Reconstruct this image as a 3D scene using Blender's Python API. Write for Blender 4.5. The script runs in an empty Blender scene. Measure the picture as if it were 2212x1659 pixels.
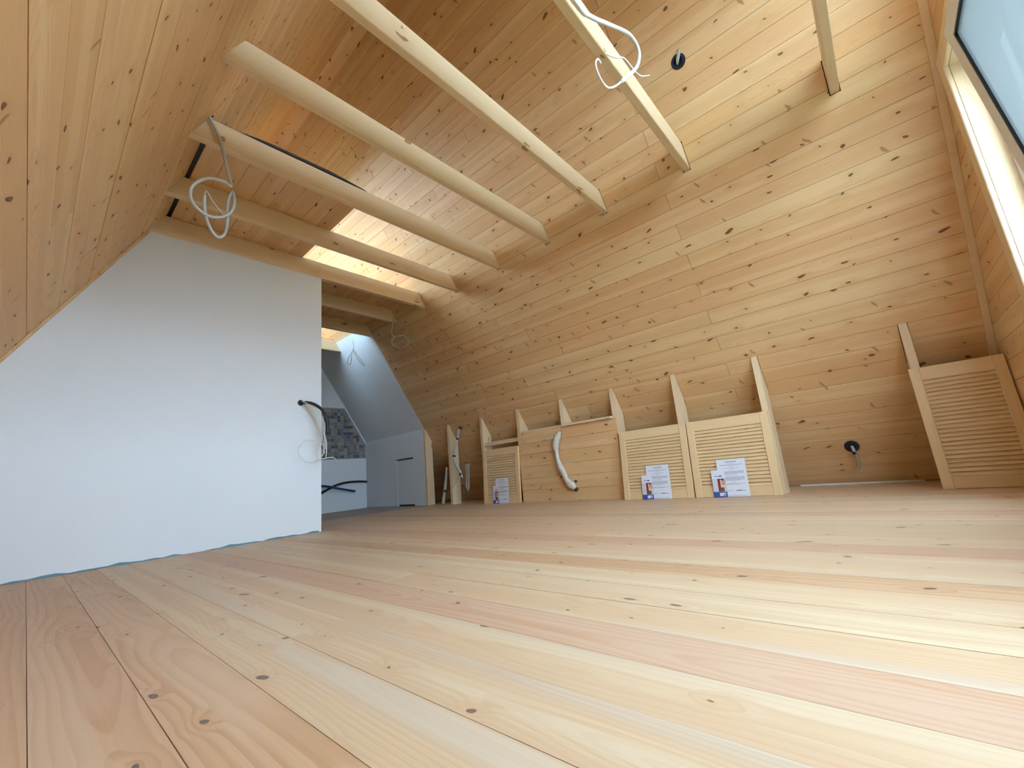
import bpy, math, random
from mathutils import Vector, Matrix

random.seed(7)
SC = bpy.context.scene
COL = SC.collection

# ------------------------------------------------------------------ camera
CAM_POS = Vector((0.0, 0.0, 0.35))
YAW, PITCH, ROLL, FPX = math.radians(49.27), math.radians(11.83), math.radians(-5.44), 904.9
cy, sy, cp, sp = math.cos(YAW), math.sin(YAW), math.cos(PITCH), math.sin(PITCH)
F = Vector((sy * cp, cy * cp, sp))
R0 = Vector((cy, -sy, 0.0))
U0 = R0.cross(F)
RR = R0 * math.cos(ROLL) + U0 * math.sin(ROLL)
UU = -R0 * math.sin(ROLL) + U0 * math.cos(ROLL)
cam = bpy.data.cameras.new('camera')
cam.sensor_fit = 'HORIZONTAL'
cam.sensor_width = 36.0
cam.lens = FPX / 2212.0 * 36.0
cam.clip_start = 0.02
cam.clip_end = 300
camo = bpy.data.objects.new('camera', cam)
COL.objects.link(camo)
camo.matrix_world = Matrix(((RR.x, UU.x, -F.x, CAM_POS.x), (RR.y, UU.y, -F.y, CAM_POS.y),
                            (RR.z, UU.z, -F.z, CAM_POS.z), (0, 0, 0, 1)))
SC.camera = camo

# ------------------------------------------------------------------ sky and exposure (all light comes through the windows)
world = bpy.data.worlds.new('overcast_sky')
SC.world = world
world.use_nodes = True
bgn = world.node_tree.nodes['Background']
bgn.inputs['Color'].default_value = (0.56, 0.775, 1.0, 1)
bgn.inputs['Strength'].default_value = 27.0
SC.view_settings.view_transform = 'Standard'
SC.view_settings.look = 'None'
SC.view_settings.exposure = 0.0
SC.view_settings.gamma = 1.0
SC.view_settings.use_curve_mapping = False
SC.cycles.max_bounces = 6
SC.cycles.diffuse_bounces = 4
SC.cycles.transparent_max_bounces = 12
SC.cycles.sample_clamp_indirect = 8.0
SC.cycles.caustics_reflective = False
SC.cycles.caustics_refractive = False


# ------------------------------------------------------------------ dimensions (metres)
XL, AL = -0.8975, math.radians(61.1533)       # left roof slope meets the floor / its angle
XR, AR = 4.4534, math.radians(58.2399)        # right roof slope
ZB, BH, BW = 2.387, 0.159, 0.046              # collar beams: underside, height, width
YG, YW, YP, YF = -0.62, 3.825, 5.04, 6.69     # gable, partition, end of the boards, far wall
ZTOP = 4.47
PITCHB = 0.121                                # roof board pitch
BEAMS = [-0.2135, 0.6656, 1.3428, 1.9423, 2.571, 3.2305, 3.812, 4.427, 5.061, 5.93]
XPLAT = 1.534
ZPL = ZB + BH


def xl(z): return XL + z / math.tan(AL)
def xr(z): return XR - z / math.tan(AR)


# window opening in the gable, roof window, far window
WX0, WX1, WZ0, WZ1 = 0.45, 2.90, 0.36, 2.155
SKY_Y0, SKY_Y1, SKY_Z0, SKY_Z1 = 4.10, 6.10, 2.75, 3.74
UX0, UX1, UZ0, UZ1 = 0.96, 2.36, 2.42, 3.26          # upper gable window


# ------------------------------------------------------------------ material helpers
class G:
    def __init__(self, name):
        self.m = bpy.data.materials.new(name)
        self.m.use_nodes = True
        self.t = self.m.node_tree
        self.b = self.t.nodes['Principled BSDF']

    def n(self, kind, **kw):
        nd = self.t.nodes.new(kind)
        for k, v in kw.items():
            setattr(nd, k, v)
        return nd

    def set(self, sock, v):
        if hasattr(v, 'is_linked') or isinstance(v, bpy.types.NodeSocket):
            self.t.links.new(v, sock)
        elif isinstance(v, (tuple, list)) and len(v) == 3 and sock.type == 'RGBA':
            sock.default_value = (*v, 1)
        else:
            sock.default_value = v

    def math(self, op, a, b=None, c=None, clamp=False):
        nd = self.n('ShaderNodeMath', operation=op, use_clamp=clamp)
        self.set(nd.inputs[0], a)
        if b is not None:
            self.set(nd.inputs[1], b)
        if c is not None:
            self.set(nd.inputs[2], c)
        return nd.outputs[0]

    def vec(self, x, y, z=0.0):
        nd = self.n('ShaderNodeCombineXYZ')
        for s, v in zip(nd.inputs, (x, y, z)):
            self.set(s, v)
        return nd.outputs[0]

    def noise(self, vec, scale=1.0, detail=2.0, rough=0.5):
        nd = self.n('ShaderNodeTexNoise')
        self.set(nd.inputs['Vector'], vec)
        nd.inputs['Scale'].default_value = scale
        nd.inputs['Detail'].default_value = detail
        nd.inputs['Roughness'].default_value = rough
        return nd.outputs['Fac']

    def mix(self, fac, a, b, blend='MIX'):
        nd = self.n('ShaderNodeMix', data_type='RGBA', blend_type=blend)
        self.set(nd.inputs['Factor'], fac)
        self.set(nd.inputs['A'], a)
        self.set(nd.inputs['B'], b)
        return nd.outputs['Result']

    def smooth(self, v, a, b, lo=0.0, hi=1.0):
        nd = self.n('ShaderNodeMapRange', interpolation_type='SMOOTHSTEP')
        self.set(nd.inputs['Value'], v)
        self.set(nd.inputs['From Min'], a)
        self.set(nd.inputs['From Max'], b)
        self.set(nd.inputs['To Min'], lo)
        self.set(nd.inputs['To Max'], hi)
        return nd.outputs['Result']

    def ramp(self, fac, cols):
        nd = self.n('ShaderNodeValToRGB')
        el = nd.color_ramp.elements
        while len(el) < len(cols):
            el.new(0.5)
        for i, c in enumerate(cols):
            el[i].position = i / (len(cols) - 1)
            el[i].color = (*c, 1)
        self.set(nd.inputs['Fac'], fac)
        return nd.outputs['Color']


def plain(name, col, rough=0.6, metal=0.0, var=0.0, scale=6.0, coat=0.0):
    g = G(name)
    c = col
    if var > 0:
        tc = g.n('ShaderNodeTexCoord').outputs['Object']
        f = g.noise(tc, scale, 4.0, 0.6)
        c = g.mix(f, tuple(x * (1 - var) for x in col), tuple(min(1, x * (1 + var)) for x in col))
    g.set(g.b.inputs['Base Color'], c)
    g.b.inputs['Roughness'].default_value = rough
    g.b.inputs['Metallic'].default_value = metal
    g.b.inputs['Coat Weight'].default_value = coat
    return g.m


def pine(name, cols, late, knot, gate=0.55, ring=0.35, rough=0.5, ringscale=130.0,
         kx=4.4, ky=8.3, ksize=0.11, coat=0.0, spec=0.35, blue=0.0, tone=0.10, spike=0.0):
    """Pine with growth rings running along the piece's own length (local x), knots and per-piece tone."""
    g = G(name)
    tc = g.n('ShaderNodeTexCoord').outputs['Object']
    sep = g.n('ShaderNodeSeparateXYZ')
    g.set(sep.inputs[0], tc)
    x, y0, z = sep.outputs
    y = g.math('ADD', y0, z)
    rnd = g.n('ShaderNodeObjectInfo').outputs['Random']
    r2 = g.math('FRACT', g.math('MULTIPLY', rnd, 13.37))
    r3 = g.math('FRACT', g.math('MULTIPLY', rnd, 71.31))
    xo = g.math('ADD', x, g.math('MULTIPLY', rnd, 83.0))
    # knots
    nd = g.noise(g.vec(g.math('MULTIPLY', xo, 14.0), g.math('MULTIPLY', y, 22.0), r2), 1.0, 0.0)
    nd = g.math('MULTIPLY', g.math('SUBTRACT', nd, 0.5), 0.30)
    vk = g.vec(g.math('ADD', g.math('MULTIPLY', xo, kx), nd),
               g.math('ADD', g.math('ADD', g.math('MULTIPLY', y, ky), g.math('MULTIPLY', r2, 57.0)), nd))
    vor = g.n('ShaderNodeTexVoronoi', voronoi_dimensions='2D', feature='F1')
    g.set(vor.inputs['Vector'], vk)
    vor.inputs['Scale'].default_value = 1.0
    d = vor.outputs['Distance']
    sc = g.n('ShaderNodeSeparateColor')
    g.set(sc.inputs[0], vor.outputs['Color'])
    on = g.math('GREATER_THAN', sc.outputs[0], gate)
    size = g.math('MULTIPLY', on, g.math('MULTIPLY_ADD', sc.outputs[1], ksize, ksize * 0.30))
    km = g.smooth(d, g.math('MULTIPLY', size, 0.70), g.math('MULTIPLY_ADD', size, 1.0, 0.004), 1.0, 0.0)
    km = g.math('MULTIPLY', km, on)
    halo = g.math('MULTIPLY', on, g.math('POWER', 2.718, g.math('MULTIPLY', g.math('MULTIPLY', d, d), -22.0)))
    # growth rings
    wob = g.math('SUBTRACT', g.noise(g.vec(g.math('MULTIPLY', xo, 1.25), g.math('MULTIPLY', y, 4.0), g.math('MULTIPLY', r2, 30.0)), 1.0, 0.0), 0.5)
    wob2 = g.math('MULTIPLY', g.math('SINE', g.math('MULTIPLY_ADD', xo, 2.1, g.math('MULTIPLY', wob, 5.0))), 0.28)
    yy = g.math('ADD', g.math('MULTIPLY_ADD', wob, 0.05, y), g.math('MULTIPLY', g.math('SUBTRACT', r2, 0.5), 0.11))
    pw = g.math('ADD', g.math('MULTIPLY_ADD', r3, 0.05, 0.012), g.math('MULTIPLY', wob2, 0.07))
    rad = g.math('SQRT', g.math('ADD', g.math('MULTIPLY', yy, yy), g.math('MULTIPLY', pw, pw)))
    ph = g.math('MULTIPLY_ADD', halo, -1.6, g.math('MULTIPLY', rad, ringscale))
    fr = g.math('FRACT', ph)
    lt = g.math('MULTIPLY', g.smooth(fr, 0.30, 0.90), g.smooth(fr, 0.92, 1.0, 1.0, 0.0))
    fib = g.noise(g.vec(g.math('MULTIPLY', xo, 5.0), g.math('MULTIPLY', y, 260.0), r3), 1.0, 0.0)
    lowf = g.noise(g.vec(g.math('MULTIPLY', xo, 0.30), g.math('MULTIPLY_ADD', halo, 0.35, g.math('MULTIPLY', y, 15.0)), g.math('MULTIPLY', r2, 20.0)), 1.0, 0.0)
    base = g.ramp(r2, cols)
    base = g.mix(g.math('MULTIPLY', g.math('SUBTRACT', fib, 0.35, clamp=True), 0.5), base, late)
    base = g.mix(g.math('MULTIPLY', lt, ring), base, late)
    heart = g.smooth(lowf, 0.545, 0.585)
    sap = g.smooth(lowf, 0.435, 0.395)
    hc = tuple(0.55 * a + 0.45 * b for a, b in zip(cols[-2], late))
    base = g.mix(g.math('MULTIPLY', heart, tone), base, hc)
    base = g.mix(g.math('MULTIPLY', sap, tone), base, (min(0.86, cols[0][0] * 1.05), min(0.8, cols[0][1] * 1.12), min(0.72, cols[0][2] * 1.22)))
    base = g.mix(g.math('MULTIPLY', halo, 0.22), base, late)
    if blue > 0:
        bl = g.noise(g.vec(g.math('MULTIPLY', xo, 0.55), g.math('MULTIPLY', y, 7.0), g.math('MULTIPLY', r3, 60.0)), 1.0, 0.0)
        base = g.mix(g.math('MULTIPLY', g.smooth(bl, 0.60, 0.74), blue), base, (0.55, 0.49, 0.44))
    if spike > 0:      # long knots cut lengthwise, lying across the board
        v2 = g.vec(g.math('ADD', g.math('MULTIPLY', xo, 11.0), g.math('MULTIPLY_ADD', y, 6.0, nd)),
                   g.math('ADD', g.math('MULTIPLY', y, 4.2), g.math('MULTIPLY', r3, 31.0)))
        w2 = g.n('ShaderNodeTexVoronoi', voronoi_dimensions='2D', feature='F1')
        g.set(w2.inputs['Vector'], v2)
        w2.inputs['Scale'].default_value = 1.0
        s2 = g.n('ShaderNodeSeparateColor')
        g.set(s2.inputs[0], w2.outputs['Color'])
        m2 = g.math('MULTIPLY', g.math('GREATER_THAN', s2.outputs[0], spike), g.smooth(w2.outputs['Distance'], 0.05, 0.14, 1.0, 0.0))
        base = g.mix(g.math('MULTIPLY', m2, 0.55), base, tuple(min(1, k * 1.6) for k in knot))
    kc = g.mix(g.smooth(d, 0.0, g.math('MULTIPLY_ADD', size, 0.9, 0.002)), tuple(min(1, k * 1.7) for k in knot), knot)
    base = g.mix(g.math('MULTIPLY', km, 0.94), base, kc)
    g.set(g.b.inputs['Base Color'], base)
    g.b.inputs['Roughness'].default_value = rough
    g.b.inputs['Specular IOR Level'].default_value = spec
    g.b.inputs['Coat Weight'].default_value = coat
    g.b.inputs['Coat Roughness'].default_value = 0.12
    return g.m


PINE_WALL = pine('pine_cladding', [(0.82, 0.545, 0.275), (0.79, 0.48, 0.22), (0.81, 0.495, 0.25), (0.76, 0.44, 0.20)],
                 (0.55, 0.285, 0.105), (0.13, 0.045, 0.015), gate=0.38, ring=0.20, rough=0.5, ksize=0.072, spike=0.90, tone=0.34)
PINE_FLOOR = pine('pine_floorboard', [(0.70, 0.525, 0.335), (0.69, 0.50, 0.315), (0.69, 0.48, 0.31), (0.68, 0.48, 0.295)],
                  (0.56, 0.31, 0.16), (0.13, 0.085, 0.06), gate=0.60, ring=0.32, rough=0.42, ringscale=90.0,
                  kx=5.2, ky=9.0, ksize=0.070, blue=0.28, tone=0.42, spec=0.4)
PINE_FLOOR_RED = pine('pine_floorboard_heartwood', [(0.64, 0.42, 0.28), (0.63, 0.405, 0.265), (0.64, 0.415, 0.28), (0.61, 0.39, 0.25)],
                      (0.52, 0.26, 0.13), (0.12, 0.075, 0.05), gate=0.62, ring=0.5, rough=0.42, ringscale=90.0,
                      kx=5.2, ky=9.0, ksize=0.065, tone=0.3, spec=0.4)
PINE_FLOOR_TAN = pine('pine_floorboard_tan', [(0.66, 0.43, 0.265), (0.64, 0.41, 0.245), (0.66, 0.41, 0.255), (0.63, 0.395, 0.23)],
                      (0.48, 0.25, 0.11), (0.11, 0.07, 0.045), gate=0.60, ring=0.60, rough=0.42, ringscale=55.0,
                      kx=5.2, ky=9.0, ksize=0.065, tone=0.4, spec=0.4)
PINE_BEAM = pine('pine_planed_timber', [(0.84, 0.65, 0.42), (0.82, 0.60, 0.36), (0.84, 0.63, 0.41), (0.80, 0.57, 0.33)],
                 (0.62, 0.40, 0.19), (0.30, 0.15, 0.06), gate=0.78, ring=0.14, rough=0.6, kx=3.2, ky=6.0, ksize=0.09, tone=0.06)
PINE_DOOR = pine('clear_pine', [(0.82, 0.59, 0.33), (0.80, 0.55, 0.30), (0.81, 0.57, 0.32), (0.78, 0.52, 0.27)],
                 (0.66, 0.43, 0.20), (0.4, 0.2, 0.08), gate=0.99, ring=0.10, rough=0.42, ringscale=110, tone=0.05, coat=0.15)
PLASTER = plain('white_plaster', (0.82, 0.845, 0.88), 0.85, var=0.015, scale=1.5)
DARKBACK = plain('dark_underlay', (0.085, 0.045, 0.022), 0.9)
MEMBRANE = plain('black_membrane', (0.018, 0.019, 0.022), 0.55)
BLACK = plain('black_plastic', (0.012, 0.012, 0.014), 0.4)
NAVY = plain('navy_box_plastic', (0.012, 0.016, 0.04), 0.45)
BLUEP = plain('blue_pipe_plastic', (0.01, 0.03, 0.16), 0.35)
GREYCABLE = plain('grey_cable_sheath', (0.52, 0.52, 0.51), 0.45)
WHITECABLE = plain('white_cable_sheath', (0.74, 0.74, 0.72), 0.4)
PVC = plain('white_window_plastic', (0.82, 0.82, 0.85), 0.3)
PAPER = plain('white_paper', (0.80, 0.80, 0.88), 0.7)
INK = plain('grey_ink', (0.42, 0.42, 0.48), 0.8)
INKD = plain('dark_ink', (0.16, 0.16, 0.20), 0.8)
BLUEINK = plain('blue_ink', (0.05, 0.10, 0.35), 0.6)
REDINK = plain('red_ink', (0.28, 0.025, 0.02), 0.6)
SKININK = plain('salmon_ink', (0.66, 0.33, 0.25), 0.6)
BEIGEINK = plain('cream_ink', (0.75, 0.66, 0.52), 0.6)
BROWNINK = plain('brown_ink', (0.16, 0.09, 0.05), 0.6)
LILACINK = plain('pale_lilac_ink', (0.68, 0.64, 0.74), 0.6)
WRAP = plain('milky_plastic_wrap', (0.70, 0.61, 0.50), 0.25, var=0.14, scale=28)
FILM = plain('grey_plastic_film', (0.42, 0.36, 0.30), 0.3, var=0.2, scale=25)
TEAL = plain('teal_gap_film', (0.13, 0.25, 0.31), 0.6, var=0.25, scale=12)
SCREED = plain('grey_screed', (0.42, 0.40, 0.37), 0.8, var=0.15)
GROUND = plain('outdoor_ground', (0.07, 0.085, 0.045), 0.95, var=0.3, scale=0.3)
ROOFOUT = plain('roof_underlay', (0.10, 0.075, 0.055), 0.9)
SHADOWGAP = plain('dark_gap_shade', (0.10, 0.10, 0.10), 0.8)  # shade of the hatch gap, put into the colour


def glass(name, transp, haze=0.0):
    g = G(name)
    t = g.t
    tr = g.n('ShaderNodeBsdfTransparent')
    tr.inputs[0].default_value = (*transp, 1)
    gl = g.n('ShaderNodeBsdfGlossy')
    gl.inputs['Roughness'].default_value = 0.03
    df = g.n('ShaderNodeBsdfTranslucent')
    df.inputs[0].default_value = (0.185, 0.185, 0.175, 1)
    m1 = g.n('ShaderNodeMixShader')
    m1.inputs[0].default_value = haze
    t.links.new(tr.outputs[0], m1.inputs[1])
    t.links.new(df.outputs[0], m1.inputs[2])
    m2 = g.n('ShaderNodeMixShader')
    m2.inputs[0].default_value = 0.05
    t.links.new(m1.outputs[0], m2.inputs[1])
    t.links.new(gl.outputs[0], m2.inputs[2])
    t.links.new(m2.outputs[0], t.nodes['Material Output'].inputs['Surface'])
    return g.m


GLASS = glass('clear_glass', (0.93, 0.95, 0.95))
HAZE = glass('sky_dimming_glass', (0.93, 0.95, 0.95), 0.92)  # haze added to the sash pane so the sky behind it stays pale blue


# ------------------------------------------------------------------ mesh helpers
def link(name, verts, faces, mat, parent=None, mtx=None, smooth=False):
    me = bpy.data.meshes.new(name)
    me.from_pydata([tuple(v) for v in verts], [], faces)
    me.update()
    if mat is not None:
        me.materials.append(mat)
    if smooth:
        for p in me.polygons:
            p.use_smooth = True
    o = bpy.data.objects.new(name, me)
    COL.objects.link(o)
    if parent is not None:
        o.parent = parent
    if mtx is not None:
        o.matrix_basis = mtx
    return o


def tag(o, label, cat=None, group=None, kind=None):
    o['label'] = label
    if cat:
        o['category'] = cat
    if group:
        o['group'] = group
    if kind:
        o['kind'] = kind
    return o


def empty(name, loc=(0, 0, 0)):
    o = bpy.data.objects.new(name, None)
    o.empty_display_size = 0.05
    COL.objects.link(o)
    o.location = loc
    return o


def frame(origin, ex, ey, ez):
    return Matrix(((ex[0], ey[0], ez[0], origin[0]), (ex[1], ey[1], ez[1], origin[1]),
                   (ex[2], ey[2], ez[2], origin[2]), (0, 0, 0, 1)))


BOXF = [(0, 3, 2, 1), (4, 5, 6, 7), (0, 1, 5, 4), (1, 2, 6, 5), (2, 3, 7, 6), (3, 0, 4, 7)]


def boxv(x0, x1, y0, y1, z0, z1):
    return [(x0, y0, z0), (x1, y0, z0), (x1, y1, z0), (x0, y1, z0),
            (x0, y0, z1), (x1, y0, z1), (x1, y1, z1), (x0, y1, z1)]


def box(name, lo, hi, mat, parent=None, longest=None, bevel=0.0):
    """Axis-aligned box with its own origin at the centre; local x runs along its longest side (grain)."""
    dims = [hi[i] - lo[i] for i in range(3)]
    c = Vector([(hi[i] + lo[i]) / 2 for i in range(3)])
    a = longest if longest is not None else max(range(3), key=lambda i: dims[i])
    ax = [(0, 1, 2), (1, 2, 0), (2, 0, 1)][a]
    e = [Vector([1.0 if j == k else 0.0 for j in range(3)]) for k in ax]
    h = [dims[k] / 2 for k in ax]
    if bevel > 0:
        vs, fs = bevbox(h, bevel)
    else:
        vs, fs = boxv(-h[0], h[0], -h[1], h[1], -h[2], h[2]), BOXF
    if parent is not None:
        c = c - parent.location
    return link(name, vs, fs, mat, parent, frame(c, *e))


def bevbox(h, b):
    """Box with the four long edges chamfered (edges along local x)."""
    hx, hy, hz = h
    b = min(b, hy * 0.4, hz * 0.4)
    prof = [(-hy + b, -hz), (hy - b, -hz), (hy, -hz + b), (hy, hz - b), (hy - b, hz), (-hy + b, hz), (-hy, hz - b), (-hy, -hz + b)]
    vs = [(-hx, y, z) for y, z in prof] + [(hx, y, z) for y, z in prof]
    fs = [tuple(range(7, -1, -1)), tuple(range(8, 16))]
    fs += [(i, (i + 1) % 8, 8 + (i + 1) % 8, 8 + i) for i in range(8)]
    return vs, fs


def cells(us, vs_, keep, th, chamfer=0.0):
    """Slab made of the kept cells of a grid; front at w=0, back at w=-th, closed at its outline."""
    verts, idx, faces = [], {}, []

    def vid(i, j, k):
        if (i, j, k) not in idx:
            idx[(i, j, k)] = len(verts)
            verts.append((us[i], vs_[j], 0.0 if k == 0 else -th))
        return idx[(i, j, k)]
    nu, nv = len(us) - 1, len(vs_) - 1
    K = lambda i, j: 0 <= i < nu and 0 <= j < nv and keep(i, j)
    for i in range(nu):
        for j in range(nv):
            if not K(i, j):
                continue
            a, b, c, d = (i, j), (i + 1, j), (i + 1, j + 1), (i, j + 1)
            faces.append((vid(*a, 0), vid(*b, 0), vid(*c, 0), vid(*d, 0)))
            faces.append((vid(*d, 1), vid(*c, 1), vid(*b, 1), vid(*a, 1)))
            for (p, q, ni, nj) in ((a, b, i, j - 1), (b, c, i + 1, j), (c, d, i, j + 1), (d, a, i - 1, j)):
                if not K(ni, nj):
                    faces.append((vid(*p, 0), vid(*p, 1), vid(*q, 1), vid(*q, 0)))
    return verts, faces


def slab(name, u0, u1, v0, v1, holes, th, mat, parent, fr, flipv=False):
    """Rectangular piece u0..u1 x v0..v1 on the plane fr(u,v)->origin and axes, minus holes."""
    hs = [h for h in holes if h[0] < u1 and h[1] > u0 and h[2] < v1 and h[3] > v0]
    us = sorted({u0, u1, *[min(max(x, u0), u1) for h in hs for x in h[:2]]})
    vs_ = sorted({v0, v1, *[min(max(x, v0), v1) for h in hs for x in h[2:]]})
    uc, vc = (u0 + u1) / 2, (v0 + v1) / 2

    def keep(i, j):
        a, b = (us[i] + us[i + 1]) / 2, (vs_[j] + vs_[j + 1]) / 2
        return not any(h[0] < a < h[1] and h[2] < b < h[3] for h in hs)
    if not any(keep(i, j) for i in range(len(us) - 1) for j in range(len(vs_) - 1)):
        return None
    verts, faces = cells([u - uc for u in us], [v - vc for v in vs_], keep, th)
    if flipv:
        verts = [(a, -b, c) for a, b, c in verts]
        faces = [tuple(reversed(f)) for f in faces]
    return link(name, verts, faces, mat, parent, fr(uc, vc))


def prism(name, poly, y0, y1, mat, parent=None, origin=None):
    """Polygon in (x, z) extruded along y, local x along world x."""
    cx = sum(p[0] for p in poly) / len(poly)
    cz = sum(p[1] for p in poly) / len(poly)
    o = Vector((cx, (y0 + y1) / 2, cz)) if origin is None else Vector(origin)
    n = len(poly)
    area = sum(poly[i][0] * poly[(i + 1) % n][1] - poly[(i + 1) % n][0] * poly[i][1] for i in range(n))
    if area < 0:
        poly = list(reversed(poly))
    vs = [(p[0] - o.x, y0 - o.y, p[1] - o.z) for p in poly] + [(p[0] - o.x, y1 - o.y, p[1] - o.z) for p in poly]
    fs = [tuple(range(n)), tuple(range(2 * n - 1, n - 1, -1))]
    fs += [((i + 1) % n, i, n + i, n + (i + 1) % n) for i in range(n)]
    return link(name, vs, fs, mat, parent, Matrix.Translation(o))


def vprism(name, poly, y0, y1, mat, parent=None):
    """As prism, but the piece's grain (local x) runs vertically."""
    cx = sum(p[0] for p in poly) / len(poly)
    cz = sum(p[1] for p in poly) / len(poly)
    o = Vector((cx, (y0 + y1) / 2, cz))
    n = len(poly)
    area = sum(poly[i][0] * poly[(i + 1) % n][1] - poly[(i + 1) % n][0] * poly[i][1] for i in range(n))
    if area < 0:
        poly = list(reversed(poly))
    # local axes: x = world z, y = world x, z = world y
    vs = [(p[1] - o.z, p[0] - o.x, y0 - o.y) for p in poly] + [(p[1] - o.z, p[0] - o.x, y1 - o.y) for p in poly]
    fs = [tuple(range(n)), tuple(range(2 * n - 1, n - 1, -1))]
    fs += [((i + 1) % n, i, n + i, n + (i + 1) % n) for i in range(n)]
    return link(name, vs, fs, mat, parent, frame(o, (0, 0, 1), (1, 0, 0), (0, 1, 0)))


def crom(pts, k=6, closed=False):
    P = [Vector(p) for p in pts]
    n = len(P)
    out = []
    rng = range(n) if closed else range(n - 1)
    for i in rng:
        if closed:
            p0, p1, p2, p3 = P[(i - 1) % n], P[i], P[(i + 1) % n], P[(i + 2) % n]
        else:
            p0, p1, p2, p3 = P[max(i - 1, 0)], P[i], P[i + 1], P[min(i + 2, n - 1)]
        for j in range(k):
            t = j / k
            out.append(0.5 * ((2 * p1) + (p2 - p0) * t + (2 * p0 - 5 * p1 + 4 * p2 - p3) * t * t + (3 * p1 - p0 - 3 * p2 + p3) * t ** 3))
    if not closed:
        out.append(P[-1])
    return out


def tubev(pts, r, sides=8, closed=False, k=6, radii=None, rib=0, jit=0.0):
    S = crom(pts, k, closed)
    n = len(S)
    rad = [r] * n
    if radii:
        m = len(radii) - 1
        rad = []
        for i in range(n):
            t = i / (n - 1) * m
            a = min(int(t), m - 1)
            rad.append(radii[a] + (radii[a + 1] - radii[a]) * (t - a))
    rj = random.Random(5)
    if rib:
        rad = [q * (1 + (0.10 if i % 2 else -0.06)) for i, q in enumerate(rad)]
    vs, fs = [], []
    up = Vector((0.31, 0.17, 0.93))
    nrm = None
    for i in range(n):
        t = (S[(i + 1) % n] - S[i - 1]) if closed else (S[min(i + 1, n - 1)] - S[max(i - 1, 0)])
        t.normalize()
        if nrm is None:
            nrm = (up - t * up.dot(t)).normalized()
        else:
            nrm = (nrm - t * nrm.dot(t)).normalized()
        b = t.cross(nrm)
        for j in range(sides):
            a = 2 * math.pi * j / sides
            vs.append(S[i] + (nrm * math.cos(a) + b * math.sin(a)) * rad[i] * (1 + jit * rj.uniform(-1, 1)))
    m = n if closed else n - 1
    for i in range(m):
        for j in range(sides):
            a, b = i * sides + j, i * sides + (j + 1) % sides
            c, d = ((i + 1) % n) * sides + (j + 1) % sides, ((i + 1) % n) * sides + j
            fs.append((a, b, c, d))
    if not closed:
        fs.append(tuple(range(sides - 1, -1, -1)))
        fs.append(tuple(range((n - 1) * sides, n * sides)))
    return vs, fs


def tube(name, pts, r, mat, parent=None, **kw):
    org = Vector(pts[0])
    vs, fs = tubev([Vector(p) - org for p in pts], r, **kw)
    loc = org if parent is None else org - parent.location
    return link(name, vs, fs, mat, parent, Matrix.Translation(loc), smooth=True)


def ringv(c, axis, r0, r1, h, n=24):
    """Short open-centred ring (r1 outer, r0 inner) along axis from c."""
    axis = Vector(axis).normalized()
    a = axis.orthogonal().normalized()
    b = axis.cross(a)
    vs, fs = [], []
    for (r, w) in ((r1, 0), (r1, h), (r0, h), (r0, 0)):
        for j in range(n):
            t = 2 * math.pi * j / n
            vs.append(Vector(c) + (a * math.cos(t) + b * math.sin(t)) * r + axis * w)
    for q in range(4):
        for j in range(n):
            fs.append((q * n + j, q * n + (j + 1) % n, ((q + 1) % 4) * n + (j + 1) % n, ((q + 1) % 4) * n + j))
    return vs, fs


def discv(c, axis, r, h, n=24):
    axis = Vector(axis).normalized()
    a = axis.orthogonal().normalized()
    b = axis.cross(a)
    vs = [Vector(c) + (a * math.cos(2 * math.pi * j / n) + b * math.sin(2 * math.pi * j / n)) * r + axis * w for w in (0, h) for j in range(n)]
    fs = [tuple(range(n - 1, -1, -1)), tuple(range(n, 2 * n))]
    fs += [(j, (j + 1) % n, n + (j + 1) % n, n + j) for j in range(n)]
    return vs, fs


# ------------------------------------------------------------------ roof slopes
ER = Vector((-math.cos(AR), 0, math.sin(AR)))          # up the right slope
NR = Vector((-math.sin(AR), 0, -math.cos(AR)))         # into the room
EL = Vector((math.cos(AL), 0, math.sin(AL)))
NL = Vector((math.sin(AL), 0, -math.cos(AL)))
EY = Vector((0, 1, 0))


def fr_right(off=0.0):
    return lambda y, s: frame(Vector((XR, y, 0)) + ER * s + NR * off, EY, -ER, NR)


def fr_left(off=0.0):
    return lambda y, s: frame(Vector((XL, y, 0)) + EL * s + NL * off, EY, EL, NL)


def s_r(z): return z / math.sin(AR)
def s_l(z): return z / math.sin(AL)


# posts: far edge (towards the partition) of each
POSTS = [-0.207, 0.692, 1.36, 1.99, 2.613, 3.25, 3.88, 4.54]
PX0, PDEP, PW = 3.79, 0.15, 0.044
GAP = 0.0045
notch_r = [(b - GAP, b + BW + GAP, s_r(ZB) - 0.012, s_r(ZPL) + 0.006) for b in BEAMS[:9]]
for c in POSTS:
    ztop = (XR - PX0) * math.tan(AR)
    zlow = (XR - PX0 - PDEP) * math.tan(AR)
    notch_r.append((c - PW - GAP * 0.8, c + GAP * 0.8, s_r(zlow) - 0.004, s_r(ztop) + 0.009))
# round boxes let into the slope
BOX_UP, BOX_LOW = (0.526, s_r(2.94)), (0.222, s_r(0.304))
notch_r.append((BOX_UP[0] - 0.030, BOX_UP[0] + 0.030, BOX_UP[1] - 0.034, BOX_UP[1] + 0.034))
notch_l = [(b - GAP, b + BW + GAP, s_l(ZB) - 0.004, s_l(ZPL) + 0.008) for b in BEAMS[:7]]
sky_hole = (SKY_Y0, SKY_Y1, s_l(SKY_Z0), s_l(SKY_Z1))
notch_l.append(sky_hole)

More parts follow.
